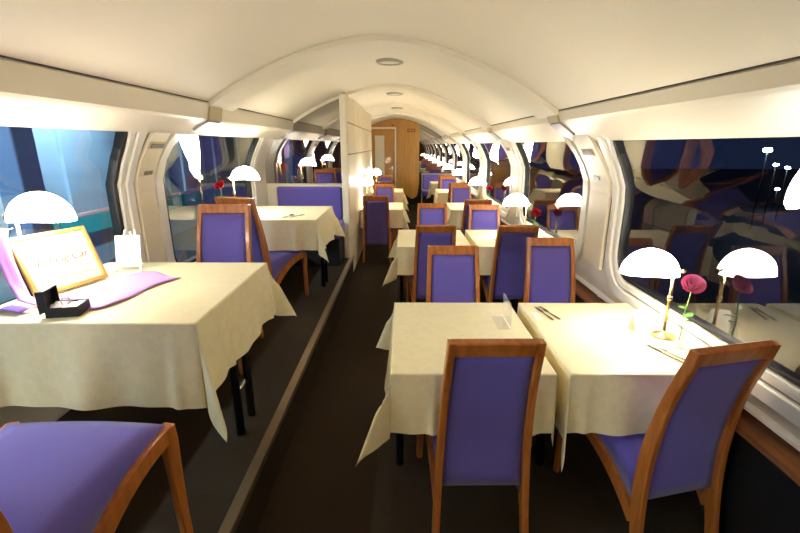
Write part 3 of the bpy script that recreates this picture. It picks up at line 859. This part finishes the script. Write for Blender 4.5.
def cutlery(kind, loc, rz, label, L=0.20):
    o = empty(kind, loc, R(rz)); tag(o, label, kind, 'cutlery laid on the cloths')
    sec = lambda a, b: [(-a, -b), (a, -b), (a, b), (-a, b)]
    sweep('handle', [(0, y, 0.003) for y in (0, 0.03, 0.07, 0.11)], sec(0.006, 0.002), M['steel'], o, False, [1.0, 1.1, 0.8, 0.5])
    if kind == 'knife':
        vs = [(-0.004, 0.108, 0.002), (0.006, 0.108, 0.002), (0.012, 0.13, 0.002), (0.010, 0.18, 0.002), (-0.003, 0.20, 0.002), (-0.006, 0.15, 0.002)]
        n = 6; v2 = vs + [(x, y, 0.0045) for x, y, z in vs]
        mesh('blade', v2, [tuple(range(n)), tuple(range(2*n-1, n-1, -1))] + [(i, (i+1) % n, n+(i+1) % n, n+i) for i in range(n)], M['steel'], o)
    elif kind == 'fork':
        box('fork_head', (0, 0.132, 0.004), (0.022, 0.04, 0.003), M['steel'], o, 0.001)
        for k in range(4): box('tine', (-0.009+0.006*k, 0.172, 0.005), (0.0028, 0.045, 0.0025), M['steel'], o, 0.0008)
    else:
        bm = bmesh.new(); bmesh.ops.create_uvsphere(bm, u_segments=14, v_segments=8, radius=1)
        bmesh.ops.scale(bm, vec=(0.018, 0.028, 0.006), verts=bm.verts); bmesh.ops.translate(bm, vec=(0, 0.135, 0.007), verts=bm.verts)
        frombm('bowl', bm, M['steel'], o, True)
    return o
cutlery('knife', (0.80, 2.13, TZ), 12, 'knife lying beside the fork at the aisle end of the nearest window table')
cutlery('fork', (0.84, 2.14, TZ), 16, 'fork lying beside the knife at the aisle end of the nearest window table')
nk = box('place_card', (0.735, 2.20, TZ+0.001), (0.035, 0.10, 0.002), M['paper'], None, 0.0005); tag(nk, 'narrow white slip beside the knife and fork', 'paper slip')
cutlery('knife', (1.20, 1.66, TZ), 20, 'knife near the turned chair on the nearest window table')
cutlery('fork', (1.235, 1.665, TZ), 24, 'fork near the turned chair on the nearest window table')
cutlery('spoon', (-1.06, 3.76, TZ+ZP), -20, 'spoon on the raised table before the bench')
cutlery('knife', (-1.00, 3.78, TZ+ZP), -28, 'knife on the raised table before the bench')
cutlery('knife', (0.93, 3.98, TZ), 10, 'knife on the second window table, beside its chair back')

# clear upright stand on the nearest aisle-side table
st = empty('menu_stand', (0.545, 2.10, TZ), R(0)); tag(st, 'clear acrylic upright stand at the inner edge of the nearest aisle table', 'menu stand')
box('upright_plate', (0, 0, 0.07), (0.004, 0.17, 0.135), M['acrylic'], st, 0.001, Matrix.Rotation(R(-4), 4, 'Y'))
box('foot_plate', (-0.03, 0, 0.002), (0.06, 0.17, 0.004), M['acrylic'], st, 0.001)

# ------------------------------------------------------------------ certificate table
LZT = TZ + ZP
cert = empty('certificate_frame', (-1.47, 1.815, LZT), R(72.1)); tag(cert, 'gold framed certificate leaning on the raised left table', 'framed certificate')
tl = Matrix.Rotation(R(-22), 4, 'X') @ Matrix.Translation((0, 0, 0.0))
def onplate(o): o.matrix_local = Matrix.Translation((0, 0, 0.017)) @ tl; return o
CW, CHh = 0.30, 0.245
onplate(box('board', (0, 0.004, CHh/2), (CW, 0.006, CHh), M['board'], cert, 0.001))
for s in (-1, 1):
    onplate(box('side_moulding', (s*CW/2, 0, CHh/2), (0.018, 0.018, CHh+0.018), M['gold'], cert, 0.004))
    onplate(box('cross_moulding', (0, 0, CHh/2 + s*CHh/2), (CW, 0.018, 0.018), M['gold'], cert, 0.004))
onplate(box('backing', (-0.004, 0.014, CHh/2), (CW+0.02, 0.01, CHh+0.02), M['boxblack'], cert, 0.002))
fc = bpy.data.curves.new('certificate_text', 'FONT'); fc.body = 'Dining Car'; fc.size = 0.05; fc.shear = 0.35; fc.align_x = 'CENTER'; fc.extrude = 0.0003
fc.materials.append(M['ink'])
ft = bpy.data.objects.new('text_source', fc); COL.objects.link(ft); bpy.context.view_layer.update()
fm = bpy.data.meshes.new_from_object(ft); bpy.data.objects.remove(ft)
fo = link(bpy.data.objects.new('certificate_text', fm), cert)
fo.matrix_local = Matrix.Translation((0, 0, 0.017)) @ tl @ Matrix.Translation((0.01, -0.0005, 0.115)) @ Matrix.Rotation(R(90), 4, 'X')
for zz, a, b in ((0.185, -0.10, 0.06), (0.08, -0.08, 0.12), (0.048, -0.04, 0.11)):
    n = 26
    onplate(tube('script_line', [(a + (b-a)*i/n, 0.0005, zz + 0.006*math.sin(i*1.9) + 0.003*math.sin(i*0.7)) for i in range(n+1)], 0.0012, M['ink'], cert, 5))
# stand leg behind
sweep('easel_leg', [(0.09, 0.098, 0.18), (0.09, 0.145, 0.006)], [(-0.03, -0.003), (0.03, -0.003), (0.03, 0.003), (-0.03, 0.003)], M['boxblack'], cert, False)

def ribbon(name, path, wd, m, label=None, cat=None, parent=None):
    """thin draped strip with thickness"""
    path = [Vector(p) for p in path]; vs, fs = [], []
    for i, p in enumerate(path):
        t = (path[min(i+1, len(path)-1)] - path[max(i-1, 0)]).normalized(); s = t.cross(Vector((0, 0, 1)))
        if s.length < 0.05: s = Vector((1, 0.3, 0))
        s.normalize(); nn = s.cross(t).normalized()
        for a in (-1, -0.5, 0, 0.5, 1):
            vs.append(p + s*wd/2*a + nn*0.003*math.sin(a*4+i))
    for i in range(len(path)-1):
        for j in range(4): fs.append((i*5+j, i*5+j+1, (i+1)*5+j+1, (i+1)*5+j))
    o = mesh(name, vs, fs, m, parent, True)
    md = o.modifiers.new('thick', 'SOLIDIFY'); md.thickness = 0.0025
    if label: tag(o, label, cat)
    return o
z = LZT
rb = ribbon('ribbon', [(-1.615, 1.71, z+0.292), (-1.60, 1.67, z+0.295), (-1.58, 1.64, z+0.27), (-1.56, 1.622, z+0.18), (-1.535, 1.612, z+0.10), (-1.50, 1.595, z+0.035), (-1.46, 1.60, z+0.016), (-1.41, 1.61, z+0.014)], 0.05, M['ribbon'], 'lilac ribbon draped over the corner of the gold framed certificate', 'ribbon')
# lilac cloth spread under the frame
vs, fs = [], []
for j in range(11):
    for i in range(15):
        u, v = i/14, j/10
        x = -1.44 + 0.11*u + 0.25*v + 0.015*math.sin(u*7); y = 1.66 + 0.42*u - 0.10*v + 0.02*math.sin(v*6)
        vs.append((x, y, z + 0.005 + 0.005*(1+math.sin(u*11+v*6))*0.5))
for j in range(10):
    for i in range(14):
        a = j*15+i; fs.append((a, a+1, a+16, a+15))
sc = mesh('scarf', vs, fs, M['ribbon'], None, True); md = sc.modifiers.new('thick', 'SOLIDIFY'); md.thickness = 0.002
tag(sc, 'pale lilac cloth spread under the framed certificate', 'cloth')
dv = ribbon('ribbon', [(-1.57, 1.545, z+0.006), (-1.53, 1.54, z+0.02), (-1.48, 1.53, z+0.022), (-1.44, 1.52, z+0.012)], 0.05, M['violet'], 'deep violet ribbon end beside the black gift box', 'ribbon')

# gift box
gb = empty('gift_box', (-1.28, 1.53, LZT), R(12)); gb.scale = (1.3, 1.3, 1.15); tag(gb, 'open black gift box with white satin lining in front of the certificate', 'gift box')
for nme, c, s in (('front_side', (0, -0.034, 0.017), (0.085, 0.004, 0.034)), ('back_side', (0, 0.034, 0.017), (0.085, 0.004, 0.034)), ('end_side', (-0.041, 0, 0.017), (0.004, 0.07, 0.034)), ('end_side', (0.041, 0, 0.017), (0.004, 0.07, 0.034)), ('bottom', (0, 0, 0.003), (0.085, 0.07, 0.004))):
    box(nme, c, s, M['boxblack'], gb, 0.001)
vs, fs = [], []
for j in range(8):
    for i in range(10):
        u, v = i/9*2-1, j/7*2-1
        vs.append((u*0.039, v*0.031, 0.030 + 0.008*math.sin(u*4+v*3)*math.cos(v*5) - 0.008*(1-u*u)*(1-v*v)))
for j in range(7):
    for i in range(9):
        a = j*10+i; fs.append((a, a+1, a+11, a+10))
lin = mesh('lining', vs, fs, M['satin'], gb, True)
rgp = [(0.012*math.cos(t*math.pi/8), -0.004+0.004*math.sin(t*math.pi/8), 0.044 + 0.012*math.sin(t*math.pi/8)) for t in range(17)]
tube('ring', rgp, 0.0018, M['chrome'], lin, 6)
lid = box('lid', (-0.055, 0.0, 0.05), (0.006, 0.07, 0.075), M['boxblack'], gb, 0.002, None)
for s in (-1, 1): box('lid_flange', (-0.045, s*0.034, 0.055), (0.02, 0.004, 0.07), M['boxblack'], lid, 0.001)
box('lid_flange', (-0.045, 0, 0.088), (0.02, 0.07, 0.004), M['boxblack'], lid, 0.001)

# small easel with a white card
ez = empty('card_easel', (-1.40, 2.12, LZT), R(8)); tag(ez, 'small white easel holding a blank card at the far corner of the certificate table', 'easel')
trm = Matrix.Rotation(R(-14), 4, 'X')
box('card', (0, 0.0, 0.105), (0.12, 0.003, 0.15), M['paper'], ez, 0.001, trm)
for s in (-1, 1): sweep('easel_leg', [(s*0.06, -0.03, 0.0), (s*0.045, 0.0, 0.07), (s*0.02, 0.055, 0.20)], [(-0.005, -0.005), (0.005, -0.005), (0.005, 0.005), (-0.005, 0.005)], M['frame'], ez, False)
sweep('easel_leg', [(0, 0.13, 0.0), (0, 0.055, 0.19)], [(-0.005, -0.005), (0.005, -0.005), (0.005, 0.005), (-0.005, 0.005)], M['frame'], ez, False)
box('card_ledge', (0, -0.012, 0.028), (0.13, 0.03, 0.008), M['frame'], ez, 0.002)
ov = tag(lathe('coaster', [(0.026, 0.0), (0.026, 0.003), (0.022, 0.004), (0.0005, 0.004)], M['paper'], None, 20), 'small round tag with violet marking beside the white easel', 'tag')
ov.location = (-1.25, 2.06, LZT)
lathe('violet_mark', [(0.014, 0.004), (0.014, 0.0052), (0.0005, 0.0055)], M['violet'], ov, 14)

# ------------------------------------------------------------------ benches
def bench(x0, x1, yb, z, label):
    b = empty('bench', ((x0+x1)/2, yb, z)); w_ = x1-x0; tag(b, label, 'bench')
    box('plinth', (0, -0.27, 0.16), (w_-0.04, 0.50, 0.32), M['darkbase'], b, 0.01)
    box('seat', (0, -0.30, 0.39), (w_, 0.56, 0.14), M['fabric'], b, 0.035, None, 4)
    box('backrest', (0, -0.055, 0.66), (w_-0.06, 0.09, 0.36*1.12), M['fabric'], b, 0.03, None, 4)
    box('back_board', (0, -0.012, 0.43), (w_, 0.022, 0.84), M['pillar'], b, 0.004)
    box('top_ledge', (0, -0.035, 0.858), (w_+0.02, 0.085, 0.022), M['pelmet'], b, 0.006)
    return b
bench(-1.545, -0.705, YM-0.02, ZP, 'purple upholstered bench with cream ledge under the left mirror')
bench(0.50, 1.29, YE-0.11, 0, 'purple bench under the far end mirror on the right')

# ------------------------------------------------------------------ outside: station on the left, dark yard on the right
og = struct(box('outside_platform', (-6.2, 5, -1.05), (8.0, 44, 0.1), M['out_ground'], bev=0), 'station platform paving outside the left windows', 'platform')
ow = struct(box('outside_wall', (-7.0, 5, 1.6), (0.2, 44, 6), M['out_wall'], bev=0), 'blue grey station wall outside the left windows', 'wall')
for k in range(14):
    y = -12 + k*2.4
    box('wall_panel', (-6.86, y, 1.9), (0.08, 1.5, 3.6), M['out_pale'] if k % 3 else M['out_wall'], ow, 0.01)
    box('wall_panel', (-6.84, y, -0.05), (0.06, 2.3, 0.36), M['out_teal'], ow, 0.005)
    box('wall_panel', (-6.84, y, 0.19), (0.06, 2.3, 0.07), M['out_pink'], ow, 0.005)
oc = struct(box('outside_roof', (-5.2, 5, 4.3), (4.0, 44, 0.1), M['out_dark'], bev=0), 'station canopy roof outside the left windows', 'roof')
cl = ['nearest the rear of the car', 'behind the photographer', 'outside the certificate window', 'outside the window before the bench', 'farthest along the platform']
for k in range(5):
    y = -6.6 + 2.9*k
    t = tag(empty('station_column', (-4.4, y, -1.0)), 'steel blue station column %s' % cl[k], 'column', 'station columns outside the left windows')
    box('shaft', (0, 0, 2.6), (0.30, 0.30, 5.2), M['out_dark'], t, 0.02)
    box('foot_plate', (0, 0, 0.03), (0.5, 0.5, 0.06), M['out_dark'], t, 0.01)
    sweep('brace', [(0, 0.1, 4.0), (0, 0.9, 5.1)], [(-0.06, -0.06), (0.06, -0.06), (0.06, 0.06), (-0.06, 0.06)], M['out_dark'], t, False)
    box('cross_beam', (-0.4, 0, 5.05), (2.6, 0.16, 0.28), M['out_dark'], t, 0.01)
for k in range(6):
    y = -6.0 + 2.9*k
    t = tag(empty('station_lamp', (-5.9, y, 3.5)), 'bluish fluorescent lamp under the station canopy, %s along the platform' % ['first', 'second', 'third', 'fourth', 'fifth', 'last'][k], 'lamp', 'fluorescent lamps of the platform')
    tube('hanger', [(0, 0, 0.0), (0, 0, 0.74)], 0.02, M['out_dark'], t, 6)
    box('housing', (0, 0, -0.03), (0.22, 1.5, 0.06), M['out_pale'], t, 0.01)
    box('tube', (0, 0, -0.075), (0.12, 1.4, 0.03), M['tube'], t, 0.01)
struct(box('outside_ground', (32, 8, -1.2), (60, 90, 0.1), M['out_ground'], bev=0), 'dark railway yard outside the right windows', 'ground')
for k, (x, y, hz) in enumerate(((11.8, 14.5, 1.46), (13.1, 15.6, 0.95), (14.4, 16.6, 0.80), (16.0, 18.7, -0.20))):
    t = tag(empty('yard_lamp', (x, y, -1.15)), 'bluish yard lamp on a pole outside the right windows, %s' % ['tallest of them', 'second tallest', 'third tallest', 'lowest of them'][k], 'lamp', 'yard lamps in the night')
    tube('pole', [(0, 0, 0), (0, 0, hz+1.1)], 0.02, M['boxblack'], t, 8)
    box('lamp_head', (0, 0, hz+1.15), (0.2 if k == 0 else 0.11, 0.16, 0.12 if k == 0 else 0.08), M['yard'], t, 0.03)
